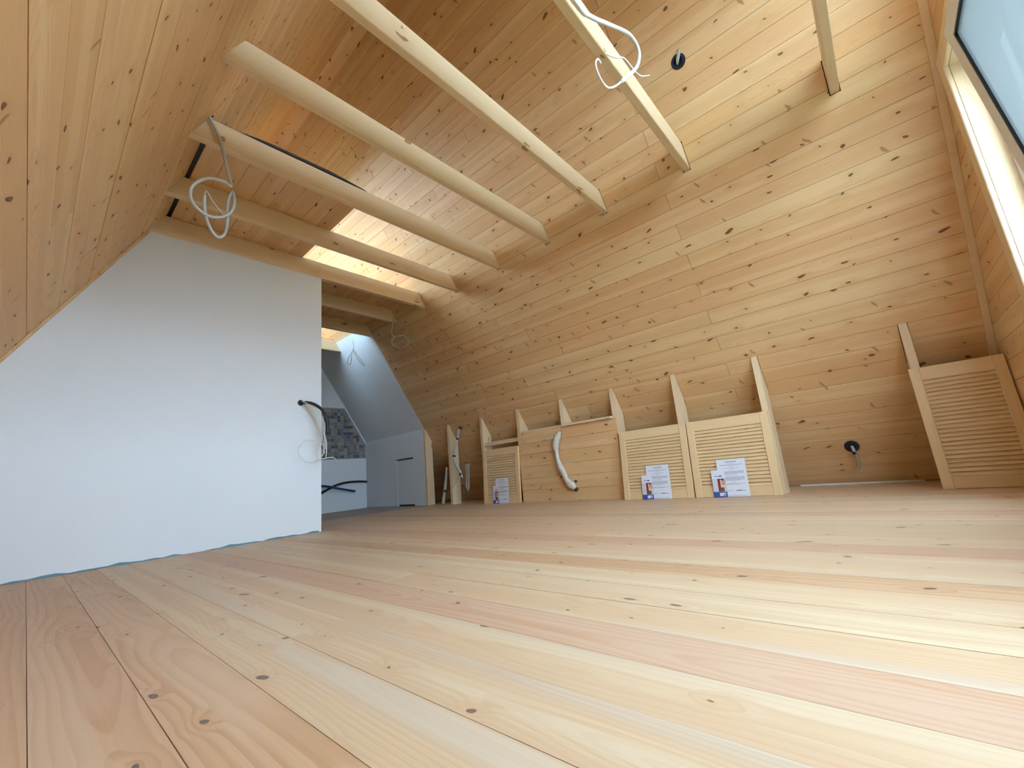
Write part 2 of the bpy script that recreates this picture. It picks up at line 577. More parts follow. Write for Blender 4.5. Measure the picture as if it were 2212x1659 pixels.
wall_right = slab('wall_right', YG - 0.1, YF + 0.1, -0.15, s_r(ZTOP) + 0.03, [], 0.08, DARKBACK, None, fr_right(-0.034), True)
tag(wall_right, 'right roof slope clad in knotty pine boards running along the ridge', 'wall', kind='structure')
wall_left = slab('wall_left', YG - 0.1, YF + 0.1, -0.15, s_l(ZTOP) + 0.03, [sky_hole], 0.08, DARKBACK, None, fr_left(-0.034))
tag(wall_left, 'left roof slope clad in pale pine boards rising beside the white partition', 'wall', kind='structure')


def to_parent(parent, fr):
    inv = parent.matrix_basis.inverted()
    return lambda u, v: inv @ fr(u, v)


def clad(parent, fr, s0, pitch, smax, yends, joints, holes, flip, gap=0.0020):
    """Rows of boards; yends(row z) gives the far end, joints(row index) the butt joints."""
    k = 0
    s = s0
    while s < smax - 0.01:
        a, b = max(s, 0.004), min(s + pitch, smax)
        y0, y1 = yends((a + b) / 2)
        cuts = [y0] + [j for j in sorted(joints(k)) if y0 + 0.25 < j < y1 - 0.25] + [y1]
        for u0, u1 in zip(cuts[:-1], cuts[1:]):
            off = random.uniform(-0.0008, 0.0008)
            slab('board', u0 + 0.0012, u1 - 0.0012, a + gap / 2, b - gap / 2, holes, 0.014, PINE_WALL, parent,
                 to_parent(parent, fr(off)), flip)
        s += pitch
        k += 1


def joints_r(k):
    if k % 2 == 0:
        return [0.88, 3.60 + 0.05 * ((k * 7) % 3)]
    return [2.30 + 0.62 * ((k * 5) % 3) * 0.5, 4.75 - 0.3 * (k % 4)]


def joints_l(k):
    return [2.1 + 1.1 * ((k * 3) % 4) / 3.0] if k % 2 else [4.6]


clad(wall_right, fr_right, 0.055 - PITCHB, PITCHB, s_r(ZTOP),
     lambda s: (YG, 6.2 if s * math.sin(AR) < 1.02 else (YP if s * math.sin(AR) < 2.50 else YF)), joints_r, notch_r, True)
clad(wall_left, fr_left, 0.079 - PITCHB, PITCHB, s_l(ZTOP),
     lambda s: (YG, YW if s * math.sin(AL) < 2.36 else YF), joints_l, notch_l, False)

ridge = box('trim_1', (xl(ZTOP) - 0.03, YG, ZTOP), (xr(ZTOP) + 0.03, YF, ZTOP + 0.02), PINE_WALL, longest=1)
tag(ridge, 'narrow flat board closing the ridge between both slopes', 'trim', kind='structure')

# ------------------------------------------------------------------ floor
floor = box('floor', (-1.1, YG - 0.1, -0.12), (4.75, YF + 0.1, -0.026), DARKBACK)
tag(floor, 'pale knotty pine plank floor of the attic room', 'floor', kind='structure')
fp = 0.143
x = 0.035 - fp * 7
k = 0
finv = floor.matrix_basis.inverted()
while x < XR + 0.02:
    a, b = max(x, XL + 0.02), min(x + fp, XR + 0.02)
    if b - a > 0.02:
        cut = [YG, YP + 0.02] if k % 3 == 0 else [YG, 1.2 + 2.9 * ((k * 37) % 10) / 10.0, YP + 0.02]
        for u0, u1 in zip(cut[:-1], cut[1:]):
            zo = random.uniform(-0.0005, 0.0003)
            mt = PINE_FLOOR_RED if k in (12, 19, 25) else (PINE_FLOOR_TAN if k in (2, 4, 6, 7, 8, 16) else PINE_FLOOR)
            o = slab('plank', u0 + 0.0006, u1 - 0.0006, -b + 0.0006, -a - 0.0006, [], 0.026, mt, floor,
                     lambda u, v: finv @ frame((-v, u, zo), EY, (-1, 0, 0), (0, 0, 1)))
    x += fp
    k += 1
o = box('baseboard_right', (XR - 0.045, -0.14, 0.0), (XR - 0.030, 0.64, 0.013), PLASTER)
tag(o, 'thin white strip at the foot of the right slope below the socket box', 'trim', kind='structure')
kf = box('floor_kitchen', (1.2, YP + 0.022, -0.026), (XR, YF, -0.004), SCREED)
tag(kf, 'grey screed floor in the kitchen nook behind the partition', 'floor', kind='structure')

# ------------------------------------------------------------------ gable wall with the window (beside the camera)
wall_front = empty('wall_front', (1.7, YG, 0))
tag(wall_front, 'gable wall of horizontal pine boards around the tall window', 'wall', kind='structure')


def trap(name, xa0, xa1, xb0, xb1, z0, z1, y0, y1, mat, parent):
    o = prism(name, [(xa0, z0), (xa1, z0), (xb1, z1), (xb0, z1)], y0, y1, mat)
    if parent is not None:
        m = o.matrix_basis.copy()
        o.parent = parent
        o.matrix_basis = Matrix.Translation(-parent.location) @ m
    return o


def gable_rows(parent, name, y0, y1, mat, z_breaks, holes, gap):
    for z0, z1 in zip(z_breaks[:-1], z_breaks[1:]):
        hx0, hx1, hz0, hz1 = next((h for h in holes if h[2] < (z0 + z1) / 2 < h[3]), (0, 0, 9, 9))
        a, b = z0 + gap / 2, z1 - gap / 2
        zm = (a + b) / 2
        if hz0 < zm < hz1:
            trap(name, xl(a), min(hx0, xr(a)), xl(b), min(hx0, xr(b)), a, b, y0, y1, mat, parent)
            if hx1 < xr(b):
                trap(name, hx1, xr(a), hx1, xr(b), a, b, y0, y1, mat, parent)
        else:
            trap(name, xl(a), xr(a), xl(b), xr(b), a, b, y0, y1, mat, parent)


zbk = [0.0] + [WZ0 * i / 3 for i in range(1, 4)]
z = WZ0
n_in = 15
zbk += [WZ0 + (WZ1 - WZ0) * i / n_in for i in range(1, n_in + 1)]
zbk += [WZ1 + (UZ0 - WZ1) * i / 3 for i in range(1, 4)]
zbk += [UZ0 + (UZ1 - UZ0) * i / 6 for i in range(1, 7)]
zbk += [UZ1 + (ZTOP - UZ1) * i / 10 for i in range(1, 11)]
gable_rows(wall_front, 'board', YG - 0.014, YG, PINE_WALL, zbk, [(WX0, WX1, WZ0, WZ1), (UX0, UX1, UZ0, UZ1)], 0.003)
# structural core behind the boards
core = empty('wall_front_core', (1.7, YG - 0.1, 0))
tag(core, 'solid core of the gable wall behind its boards', 'wall', kind='structure')
gable_rows(core, 'wall_panel', YG - 0.17, YG - 0.016, ROOFOUT, [-0.1, WZ0, WZ1, UZ0, UZ1, ZTOP + 0.02], [(WX0 - 0.001, WX1 + 0.001, WZ0, WZ1), (UX0, UX1, UZ0, UZ1)], 0.0)

# corner strip where the right slope meets the gable
fq = fr_right(0.0)
o = slab('trim_2', YG + 0.001, YG + 0.034, 0.0, s_r(ZTOP) - 0.02, [], 0.016, PINE_BEAM, None, fr_right(0.018), True)
tag(o, 'narrow pine corner strip between right slope and gable', 'trim', kind='structure')

# ------------------------------------------------------------------ window in the gable
win = empty('window_1', ((WX0 + WX1) / 2, YG - 0.12, WZ0))
tag(win, 'large white framed gable window with one sash tilted inwards', 'window', kind='structure')


def wbox(name, lo, hi, mat, longest=None, bevel=0.004):
    return box(name, lo, hi, mat, win, longest, bevel)


CW = 0.10
wbox('casing', (WX1, YG + 0.001, 0.0), (WX1 + CW, YG + 0.022, WZ1 + CW), PINE_BEAM)
wbox('casing', (WX0 - CW, YG + 0.001, 0.0), (WX0, YG + 0.022, 1.99), PINE_BEAM)
wbox('casing', (WX0 - 0.02, YG + 0.001, WZ1), (WX1 - 0.0005, YG + 0.022, WZ1 + CW), PINE_BEAM)
RD = 0.085
wbox('reveal_board', (WX1 - 0.001, YG - RD, WZ0), (WX1 + 0.018, YG + 0.001, WZ1), PINE_BEAM, bevel=0.0)
wbox('reveal_board', (WX0 - 0.018, YG - RD, WZ0), (WX0 + 0.001, YG + 0.001, WZ1), PINE_BEAM, bevel=0.0)
wbox('reveal_board', (WX0, YG - RD, WZ1 - 0.001), (WX1, YG + 0.001, WZ1 + 0.018), PINE_BEAM, bevel=0.0)
wbox('sill', (WX0 - 0.03, YG - RD, WZ0 - 0.022), (WX1 + 0.03, YG + 0.05, WZ0), PINE_BEAM)
fy0, fy1 = YG - 0.150, YG - 0.080
XM = [WX0, 0.95, 1.45, 2.46, WX1]
wbox('frame_bar', (WX0, fy0, WZ0), (WX0 + 0.06, fy1, WZ1), PVC)
wbox('frame_bar', (WX1 - 0.06, fy0, WZ0), (WX1, fy1, WZ1), PVC)
wbox('frame_bar', (WX0 + 0.06, fy0, WZ1 - 0.06), (WX1 - 0.06, fy1, WZ1), PVC)
wbox('frame_bar', (WX0 + 0.06, fy0, WZ0), (WX1 - 0.06, fy1, WZ0 + 0.06), PVC)
for xm in XM[1:4]:
    wbox('mullion', (xm - 0.035, fy0, WZ0 + 0.06), (xm + 0.035, fy1, WZ1 - 0.06), PVC)
for a, b in ((XM[0] + 0.06, XM[1] - 0.035), (XM[1] + 0.035, XM[2] - 0.035), (XM[3] + 0.035, XM[4] - 0.06)):
    wbox('glass_pane', (a, YG - 0.118, WZ0 + 0.06), (b, YG - 0.108, WZ1 - 0.06), GLASS, bevel=0.0)

# tilted sash: hinged at its foot, head leaning into the room
sw0, sw1, sh = XM[2] + 0.04, 2.415, 1.595
ang = math.radians(4.9)
sash = link('sash', [(0, 0, 0)], [], None, win, Matrix.Translation(Vector(((sw0 + sw1) / 2, YG - 0.078, WZ0 + 0.055)) - win.location)
            @ Matrix.Rotation(-ang, 4, 'X'))
hw = (sw1 - sw0) / 2
SB = 0.072


def sbox(name, lo, hi, mat):
    dims = [hi[i] - lo[i] for i in range(3)]
    c = Vector([(hi[i] + lo[i]) / 2 for i in range(3)])
    h = [q / 2 for q in dims]
    return link(name, boxv(-h[0], h[0], -h[1], h[1], -h[2], h[2]), BOXF, mat, sash, Matrix.Translation(c))


bars = []
for lo, hi in (((-hw, -0.03, 0), (-hw + SB, 0.03, sh)), ((hw - SB, -0.03, 0), (hw, 0.03, sh)),
               ((-hw + SB, -0.03, sh - SB), (hw - SB, 0.03, sh)), ((-hw + SB, -0.03, 0), (hw - SB, 0.03, SB))):
    sbox('sash_bar', lo, hi, PVC)
gk = 0.007
for lo, hi in (((-hw + SB, 0.012, SB), (-hw + SB + gk, 0.028, sh - SB)), ((hw - SB - gk, 0.012, SB), (hw - SB, 0.028, sh - SB)),
               ((-hw + SB + gk, 0.012, sh - SB - gk), (hw - SB - gk, 0.028, sh - SB)), ((-hw + SB + gk, 0.012, SB), (hw - SB - gk, 0.028, SB + gk))):
    sbox('gasket', lo, hi, BLACK)
sbox('glass_pane', (-hw + SB, 0.012, SB), (hw - SB, 0.020, sh - SB), HAZE)

uw = empty('window_2', ((UX0 + UX1) / 2, YG - 0.1, UZ0))
tag(uw, 'small white framed window high in the gable above the tall one', 'window', kind='structure')
for lo, hi in (((UX0, fy0, UZ0), (UX0 + 0.05, fy1, UZ1)), ((UX1 - 0.05, fy0, UZ0), (UX1, fy1, UZ1)),
               ((UX0 + 0.05, fy0, UZ1 - 0.05), (UX1 - 0.05, fy1, UZ1)), ((UX0 + 0.05, fy0, UZ0), (UX1 - 0.05, fy1, UZ0 + 0.05))):
    box('frame_bar', lo, hi, PVC, uw, None, 0.004)
box('glass_pane', (UX0 + 0.05, YG - 0.118, UZ0 + 0.05), (UX1 - 0.05, YG - 0.108, UZ1 - 0.05), GLASS, uw)
rw = empty('window_3', (xl((SKY_Z0 + SKY_Z1) / 2), (SKY_Y0 + SKY_Y1) / 2, (SKY_Z0 + SKY_Z1) / 2))
tag(rw, 'roof window in the left slope above the loft boarding', 'window', kind='structure')
s0_, s1_ = s_l(SKY_Z0), s_l(SKY_Z1)
rinv = Matrix.Translation(-rw.location)
for (a, b, c, d, mt) in ((SKY_Y0, SKY_Y0 + 0.06, s0_, s1_, PVC), (SKY_Y1 - 0.06, SKY_Y1, s0_, s1_, PVC), (SKY_Y0 + 0.06, SKY_Y1 - 0.06, s0_, s0_ + 0.06, PVC),
                     (SKY_Y0 + 0.06, SKY_Y1 - 0.06, s1_ - 0.06, s1_, PVC), (SKY_Y0 + 0.06, SKY_Y1 - 0.06, s0_ + 0.06, s1_ - 0.06, GLASS)):
    slab('frame_bar' if mt is PVC else 'glass_pane', a, b, c, d, [], 0.05 if mt is PVC else 0.01, mt, rw, lambda u, v: rinv @ fr_left(-0.05)(u, v))

# ------------------------------------------------------------------ white partition, kitchen nook, far wall
part = prism('wall_partition', [(xl(0) - 0.0, 0), (1.722, 0), (1.722, ZB), (xl(ZB), ZB)], YW, YW + 0.10, PLASTER)
tag(part, 'white plastered partition wall cut to the left roof slope', 'wall', kind='structure')
# ragged film strip along its foot
vs, fs = [], []
nn = 46
for i in range(nn + 1):
    xx = XL + 0.05 + (1.70 - XL - 0.05) * i / nn
    h = 0.011 + 0.008 * math.sin(i * 1.7) * math.sin(i * 0.61) + (0.006 if i < 8 else 0)
    if 29 <= i <= 31:
        h = 0.002
    h = max(h, 0.002)
    vs += [(xx, YW - 0.004, 0.0003), (xx, YW - 0.001, h)]
for i in range(nn):
    fs.append((2 * i, 2 * i + 2, 2 * i + 3, 2 * i + 1))
vs2 = [(a, b + 0.003, c) for a, b, c in vs]
m = len(vs)
fs2 = fs + [tuple(m + q for q in reversed(f)) for f in fs]
o = link('baseboard_partition', vs + vs2, fs2, TEAL)
tag(o, 'ragged teal strip showing along the foot of the white partition', 'trim', kind='structure')
# wooden edge between partition and left slope
o = slab('trim_3', YW - 0.020, YW - 0.001, 0.05, s_l(ZB) - 0.01, [], 0.013, PINE_WALL, None, fr_left(0.014))
tag(o, 'thin wooden strip where the left slope meets the partition', 'trim', kind='structure')

wall_far = empty('wall_far', (2.0, YF, 0))
tag(wall_far, 'white far gable wall of the kitchen nook', 'wall', kind='structure')
gable_rows(wall_far, 'wall_panel', YF, YF + 0.12, PLASTER, [-0.1, ZTOP], [], 0.0)
# plastered lower slope and knee wall of the nook
KX = 3.775
zk = (XR - KX) * math.tan(AR)
o = slab('wall_kitchen_slope', YP + 0.002, YF - 0.002, s_r(zk) - 0.005, s_r(2.52), [], 0.02, PLASTER, None, fr_right(0.004), True)
tag(o, 'white plastered roof slope in the kitchen nook', 'wall', kind='structure')
HY0, HY1, HZ0, HZ1 = 5.34, 5.78, 0.012, 0.70
kn = empty('wall_kitchen_knee', (KX, YP, 0))
tag(kn, 'low white knee wall with a small hatch in the kitchen nook', 'wall', kind='structure')
for (a, b, c, d) in ((YP + 0.012, HY0, 0, zk), (HY1, YF, 0, zk), (HY0, HY1, HZ1, zk)):
    box('wall_panel', (KX, a, c), (KX + 0.04, b, d), PLASTER, kn)
box('hatch_recess', (KX + 0.03, HY0, 0), (KX + 0.05, HY1, HZ1), DARKBACK, kn)
hatch = box('hatch', (KX + 0.004, HY0 + 0.006, HZ0 + 0.012), (KX + 0.022, HY1 - 0.006, HZ1 - 0.018), PLASTER, kn)
box('hatch_gap_shade', (KX - 0.008, HY0 - 0.005, HZ1 - 0.006), (KX + 0.001, HY1 + 0.005, HZ1 + 0.008), SHADOWGAP, kn)  # dark strip standing in for the shaded gap over the hatch
o = box('trim_4', (KX - 0.005, YP - 0.022, 0.0), (KX + 0.12, YP + 0.010, zk - 0.02), PINE_BEAM, longest=2)
tag(o, 'upright pine edge board beside the white knee wall', 'trim', kind='structure')

# mosaic splashback on the far wall
tp = 0.054
TC = [(0.30, 0.285, 0.27), (0.20, 0.205, 0.23), (0.10, 0.11, 0.17), (0.30, 0.24, 0.20), (0.20, 0.095, 0.06), (0.36, 0.345, 0.335), (0.15, 0.14, 0.135), (0.28, 0.19, 0.09)]
TM = [plain('mosaic_glaze_%s' % n, c, 0.25, var=0.2, scale=40) for n, c in zip(('grey', 'slate', 'blue', 'tan', 'rust', 'pale', 'charcoal', 'ochre'), TC)]
TW = [7, 6, 4, 3, 1.2, 6, 3, 1]
spl = prism('splashback', [(2.88, 0.815), (3.765, 0.815), (3.765, 1.05), (xr(1.655) - 0.03, 1.655), (2.88, 1.655)], YF - 0.006, YF - 0.0005,
            plain('mosaic_grout', (0.30, 0.30, 0.30), 0.8))
tag(spl, 'mosaic tile splashback in grey, blue and rust on the far wall', 'splashback')
sinv = spl.matrix_basis.inverted()
tme = {}
for i in range(18):
    for j in range(15):
        xx, zz = 2.92 + tp * i, 0.825 + tp * (j + 0.5)
        if xx + tp / 2 > min(xr(zz + tp / 2) - 0.025, 3.765):
            continue
        mi = random.choices(range(8), TW)[0]
        if mi not in tme:
            o = link('tile', boxv(-0.0245, 0.0245, -0.004, 0.0, -0.0245, 0.0245), BOXF, TM[mi], spl)
            tme[mi] = o.data
        else:
            o = bpy.data.objects.new('tile', tme[mi])
            COL.objects.link(o)
            o.parent = spl
        o.matrix_basis = sinv @ Matrix.Translation((xx, YF - 0.006, zz))

# ------------------------------------------------------------------ loft floor resting on the beams (seen from below)
ceil = empty('ceiling', (1.0, 4.6, ZPL))
tag(ceil, 'loft boarding laid on top of the far collar beams', 'ceiling', kind='structure')


def cbox(x0, x1, y0, y1, mat=PINE_WALL):
    return box('board', (x0, y0, ZPL + 0.001), (x1, y1, ZPL + 0.019), mat, ceil, longest=1)


xx = xl(ZPL) + 0.034
bw_ = (XPLAT - xx) / 8
for i in range(8):
    x0, x1 = xx + bw_ * i + 0.001, xx + bw_ * (i + 1) - 0.001
    cbox(x0, x1, 2.60, 4.44)
    cbox(x0, x1, 4.442, YF)
box('added_dark_sheet', (xl(ZPL) + 0.001, 2.60, ZPL + 0.0205), (XPLAT - 0.004, YF - 0.01, ZPL + 0.0235), MEMBRANE, ceil)  # unseen dark sheet added to cut light bouncing up to the ridge
xs = XPLAT
while xs < xr(ZPL) - 0.03:
    x1 = min(xs + 0.121, xr(ZPL) - 0.002)
    cbox(xs + 0.001, x1 - 0.001, BEAMS[6] + 0.03, BEAMS[8] + 0.02)
    cbox(xs + 0.001, x1 - 0.001, BEAMS[8] + 0.022 if xs < 2.1 else BEAMS[9] + 0.01, YF)
    xs += 0.121
# short offcut and a crumpled foil lying on the loft boards
o = box('wood_offcut', (1.36, 3.775, ZPL - 0.004), (1.50, 3.797, ZPL + 0.012), PINE_BEAM)
tag(o, 'small pale wood offcut lodged above the beam over the white partition', 'offcut')
pts = [(0.66, 2.585, ZPL + 0.006), (0.80, 2.582, ZPL + 0.016), (1.0, 2.577, ZPL + 0.014), (1.22, 2.576, ZPL + 0.016), (1.38, 2.578, ZPL + 0.010), (1.50, 2.58, ZPL + 0.006)]
o = tube('membrane_roll', pts, 0.02, MEMBRANE, radii=[0.004, 0.010, 0.011, 0.012, 0.008, 0.004], sides=8, k=5)
tag(o, 'thin black membrane roll lying on top of the beam with the grey cable', 'membrane')

# ------------------------------------------------------------------ collar beams
blabels = ['pale pine collar beam nearest the gable window, cut off by the top edge',
           'pale pine collar beam crossed by the thick white cable loop',
           'third pale pine collar beam counted from the gable window',
           'fourth pale pine collar beam from the gable window, just before the loft boarding',
           'pale pine collar beam carrying the black membrane roll and grey cable',
           'collar beam between the grey cable beam and the white partition',
           'collar beam resting on top of the white partition',
           'first collar beam behind the white partition, holding a small cable coil',
           'second collar beam behind the partition, next to the white kitchen slope',
           'farthest collar beam, short end seen over the kitchen nook']
for i, (b, lb) in enumerate(zip(BEAMS, blabels)):
    e = 0.022
    poly = [(xl(ZB) - e, ZB), (xr(ZB) + e, ZB), (xr(ZPL) + e, ZPL), (xl(ZPL) - e, ZPL)]
    w = 0.06 if i == 6 else BW
    o = prism('collar_beam', poly, b, b + w, PINE_BEAM)
    tag(o, lb, 'beam', 'collar beams under the roof')
    bv = o.modifiers.new('edge', 'BEVEL')
    bv.width = 0.004
    bv.segments = 1
    bv.limit_method = 'ANGLE'

# ------------------------------------------------------------------ knee posts along the right slope
plabels = ['short pine post behind the large louvred door by the window',
           'pine post at the right edge of the right louvred door of the pair',
           'pine post between the two louvred doors standing side by side',
           'pine post at the left edge of the left louvred door of the pair',
           'pine post above the boarded knee wall by the plastic wrapped conduit',
           'pine post at the far end of the boarded knee wall, right of the smallest door',
           'pine post at the left edge of the smallest louvred door',
           'free standing pine post with a clamped hose, nearest the kitchen nook']
for c, lb in zip(POSTS, plabels):
    zt = (XR - PX0) * math.tan(AR)
    zl = (XR - PX0 - PDEP) * math.tan(AR)
    poly = [(PX0, 0), (PX0 + PDEP, 0), (PX0 + PDEP, zl + 0.012), (PX0, zt + 0.012)]
    o = vprism('knee_post', poly, c - PW, c, PINE_BEAM)
    tag(o, lb, 'post', 'knee posts along the right slope')

# ------------------------------------------------------------------ boarded part of the knee wall
kw = empty('wall_knee', (PX0, 2.62, 0))
tag(kw, 'boarded knee wall of horizontal pine planks between the posts', 'wall', kind='structure')
zz = 0.0
for i in range(5):
    a, b = zz + 0.001, zz + 0.130
    box('plank', (PX0 - 0.016, 1.955, a), (PX0 - 0.001, 3.243, b), PINE_WALL, kw)
    zz += 0.1315
box('plank', (PX0 - 0.016, 2.612, zz + 0.001), (PX0 - 0.001, 3.243, zz + 0.128), PINE_WALL, kw)
box('plank', (PX0 - 0.016, 1.955, zz + 0.001), (PX0 - 0.001, 2.608, zz + 0.120), PINE_WALL, kw)
box('ledge', (PX0 - 0.050, 1.990, zz + 0.122), (PX0 + 0.02, 2.575, zz + 0.144), PINE_BEAM, kw)
box('ledge', (PX0 - 0.010, 2.616, zz + 0.130), (PX0 + 0.03, 3.205, zz + 0.146), PINE_BEAM, kw)
box('batten', (PX0 + 0.01, 3.252, 0.70), (PX0 + 0.05, 3.836, 0.745), PINE_BEAM, kw)



# ------------------------------------------------------------------ louvred doors leaning on the posts
def louvre_door(y_far, y_near, h, xb, xt, nsl, label, stile=0.058, rail_t=0.085, rail_b=0.075, th=0.026):
    w = y_far - y_near
    root = empty('louvred_door', (xb, (y_far + y_near) / 2, 0.0))
    tilt = math.atan2(xt - xb, h)
    # local: x = width (towards the window, -Y), y = depth into the slope (+X), z = up
    root.rotation_euler = (0, 0, 0)
    root.matrix_basis = Matrix.Translation((xb, (y_far + y_near) / 2, 0.001)) @ Matrix.Rotation(tilt, 4, 'Y')
    tag(root, label, 'door', 'louvred doors leaning on the posts')

    def pb(name, y0, y1, z0, z1, x0=0.0, x1=th, long=None, rot=0.0):
        dims = (x1 - x0, y1 - y0, z1 - z0)
        a = long if long is not None else max(range(3), key=lambda i: dims[i])
        ax = [(0, 1, 2), (1, 2, 0), (2, 0, 1)][a]
        e = [Vector([1.0 if j == q else 0.0 for j in range(3)]) for q in ax]
        hh = [dims[q] / 2 for q in ax]
        vs, fs = bevbox(hh, 0.0025)
        c = Vector(((x0 + x1) / 2, (y0 + y1) / 2, (z0 + z1) / 2))
        m = frame(c, *e)
        if rot:
            m = Matrix.Translation(c) @ Matrix.Rotation(rot, 4, 'Y') @ Matrix.Translation(-c) @ m
        return link(name, vs, fs, PINE_DOOR, root, m)
    hw = w / 2
    pb('stile', -hw, -hw + stile, 0, h, long=2)
    pb('stile', hw - stile, hw, 0, h, long=2)
    pb('rail', -hw + stile, hw - stile, h - rail_t, h, 0.003, th - 0.002, long=1)
    pb('rail', -hw + stile, hw - stile, 0, rail_b, 0.003, th - 0.002, long=1)
    z0, z1 = rail_b, h - rail_t
    p = (z1 - z0) / nsl
    first = None
    for i in range(nsl):
        zc = z0 + p * (i + 0.5)
        if first is None:
            first = pb('slat', -hw + stile, hw - stile, zc - 0.0042, zc + 0.0042, -0.001, 0.030, long=1)
            first.matrix_basis = Matrix.Identity(4)
            base = frame((0, 0, 0), (0, 1, 0), (0, 0, 1), (1, 0, 0))
            o = first
        else:
            o = bpy.data.objects.new('slat', first.data)
            COL.objects.link(o)
            o.parent = root
        o.matrix_basis = Matrix.Translation((0.0125, 0, zc)) @ Matrix.Rotation(math.radians(-60), 4, 'Y') @ base
    return root, tilt


D1 = louvre_door(1.925, 1.288, 0.632, 3.672, 3.742, 17, 'louvred pine door standing left in the pair, leaflet at its foot')
D2 = louvre_door(1.278, 0.652, 0.632, 3.672, 3.742, 17, 'louvred pine door standing right in the pair, leaflet at its foot')
D0 = louvre_door(3.832, 3.240, 0.648, 3.715, 3.757, 17, 'smallest looking louvred pine door, farthest left beyond the knee wall boards')
D3 = louvre_door(-0.190, -0.612, 0.765, 3.735, 3.757, 23, 'tall louvred pine door on the far right, against the gable wall', stile=0.052)


# ------------------------------------------------------------------ papers at the foot of three doors
def sheet(name, door, yc, w, h, off, label, cat, group, lift=0.0):
    root, tilt = door
    o_y = yc - root.location.y
    m = root.matrix_basis @ Matrix.Translation((-off, o_y, lift))
    t = 0.0006
    ob = link(name, boxv(-t, 0, -w / 2, w / 2, 0, h), BOXF, PAPER, None, m)
    tag(ob, label, cat, group)
    return ob


def flat(parent, name, rects, mat, lift):
    """Printed areas: thin patches just proud of the paper; rects are (y left..right seen from the room, z)."""
    vs, fs = [], []
    for (a, b, c, d) in rects:
        k = len(vs)
        vs += boxv(-lift, -lift + 0.0002, min(-a, -b), max(-a, -b), c, d)
        fs += [tuple(k + q for q in f) for f in BOXF]
    return link(name, vs, fs, mat, parent)


def paper_set(door, yp, yl, where):
    # sheet (A4); y decreases to the right in the room view, so local u = -y
    s = sheet('instruction_sheet', door, yp, 0.212, 0.292, 0.006, 'white printed instruction sheet leaning on %s' % where, 'paper', 'instruction sheets at the doors')
    rnd = random.Random(3)
    R_, D_ = [], []
    D_.append((-0.045, 0.045, 0.268, 0.272))
    R_ += [(-0.03, 0.03, 0.257, 0.260)]
    for zc in (0.246, 0.241):
        R_.append((-0.085, 0.085 if zc > 0.243 else 0.06, zc, zc + 0.0028))
    R_ += [(-0.022, 0.022, 0.229, 0.232), (-0.06, 0.055, 0.217, 0.220), (-0.018, 0.018, 0.207, 0.210)]
    for i in range(5):
        R_.append((-0.085, 0.085 - (0.05 if i == 4 else 0), 0.193 - i * 0.0052, 0.196 - i * 0.0052))
    R_.append((-0.05, 0.04, 0.160, 0.163))
    for i in range(6):
        R_.append((-0.085, 0.085 - (0.03 if i == 5 else 0), 0.149 - i * 0.0052, 0.152 - i * 0.0052))
    R_ += [(-0.02, 0.02, 0.110, 0.113), (-0.085, 0.085, 0.098, 0.101), (-0.085, 0.05, 0.093, 0.096), (-0.07, -0.01, 0.046, 0.049), (-0.085, 0.09, 0.008, 0.010)]
    D_ += [(0.010, 0.080, 0.044, 0.0475), (0.018, 0.05, 0.0475, 0.051)]
    flat(s, 'printed_text', R_, INK, 0.0009)
    flat(s, 'printed_heading', D_, INKD, 0.0009)
    l = sheet('leaflet', door, yl, 0.102, 0.210, 0.009, 'narrow leaflet with red picture leaning on %s' % where, 'leaflet', 'leaflets at the doors')
    flat(l, 'picture', [(-0.051, 0.051, 0.042, 0.142)], LILACINK, 0.0009)
    flat(l, 'picture_curtain', [(-0.010, 0.012, 0.042, 0.142), (0.012, 0.040, 0.105, 0.142)], REDINK, 0.0012)
    flat(l, 'picture_figure', [(0.014, 0.046, 0.088, 0.128)], SKININK, 0.0015)
    flat(l, 'picture_chair', [(0.010, 0.018, 0.075, 0.135), (0.018, 0.046, 0.074, 0.092), (0.036, 0.046, 0.045, 0.074)], BEIGEINK, 0.0018)
    flat(l, 'picture_shade', [(0.0, 0.034, 0.043, 0.074)], BROWNINK, 0.0014)
    flat(l, 'blue_footer', [(-0.051, 0.051, 0.0, 0.041)], BLUEINK, 0.0009)
    flat(l, 'footer_label', [(-0.006, 0.040, 0.008, 0.032)], PAPER, 0.0012)
    flat(l, 'footer_barcode', [(0.022, 0.038, 0.010, 0.022)], INKD, 0.0015)
    logo = [(-0.028, -0.024, 0.158, 0.166), (-0.022, -0.014, 0.158, 0.163), (-0.012, -0.006, 0.158, 0.164), (-0.004, 0.004, 0.158, 0.163), (0.006, 0.022, 0.157, 0.167), (0.022, 0.027, 0.159, 0.165)]
    flat(l, 'blue_logo', logo, BLUEINK, 0.0009)


paper_set(D1, 1.580, 1.686, 'the left louvred door of the pair')
paper_set(D2, 0.972, 1.078, 'the right louvred door of the pair')
paper_set(D0, 3.512, 3.612, 'the small far louvred door')

# ------------------------------------------------------------------ cables and conduits
def V(*a): return Vector(a)


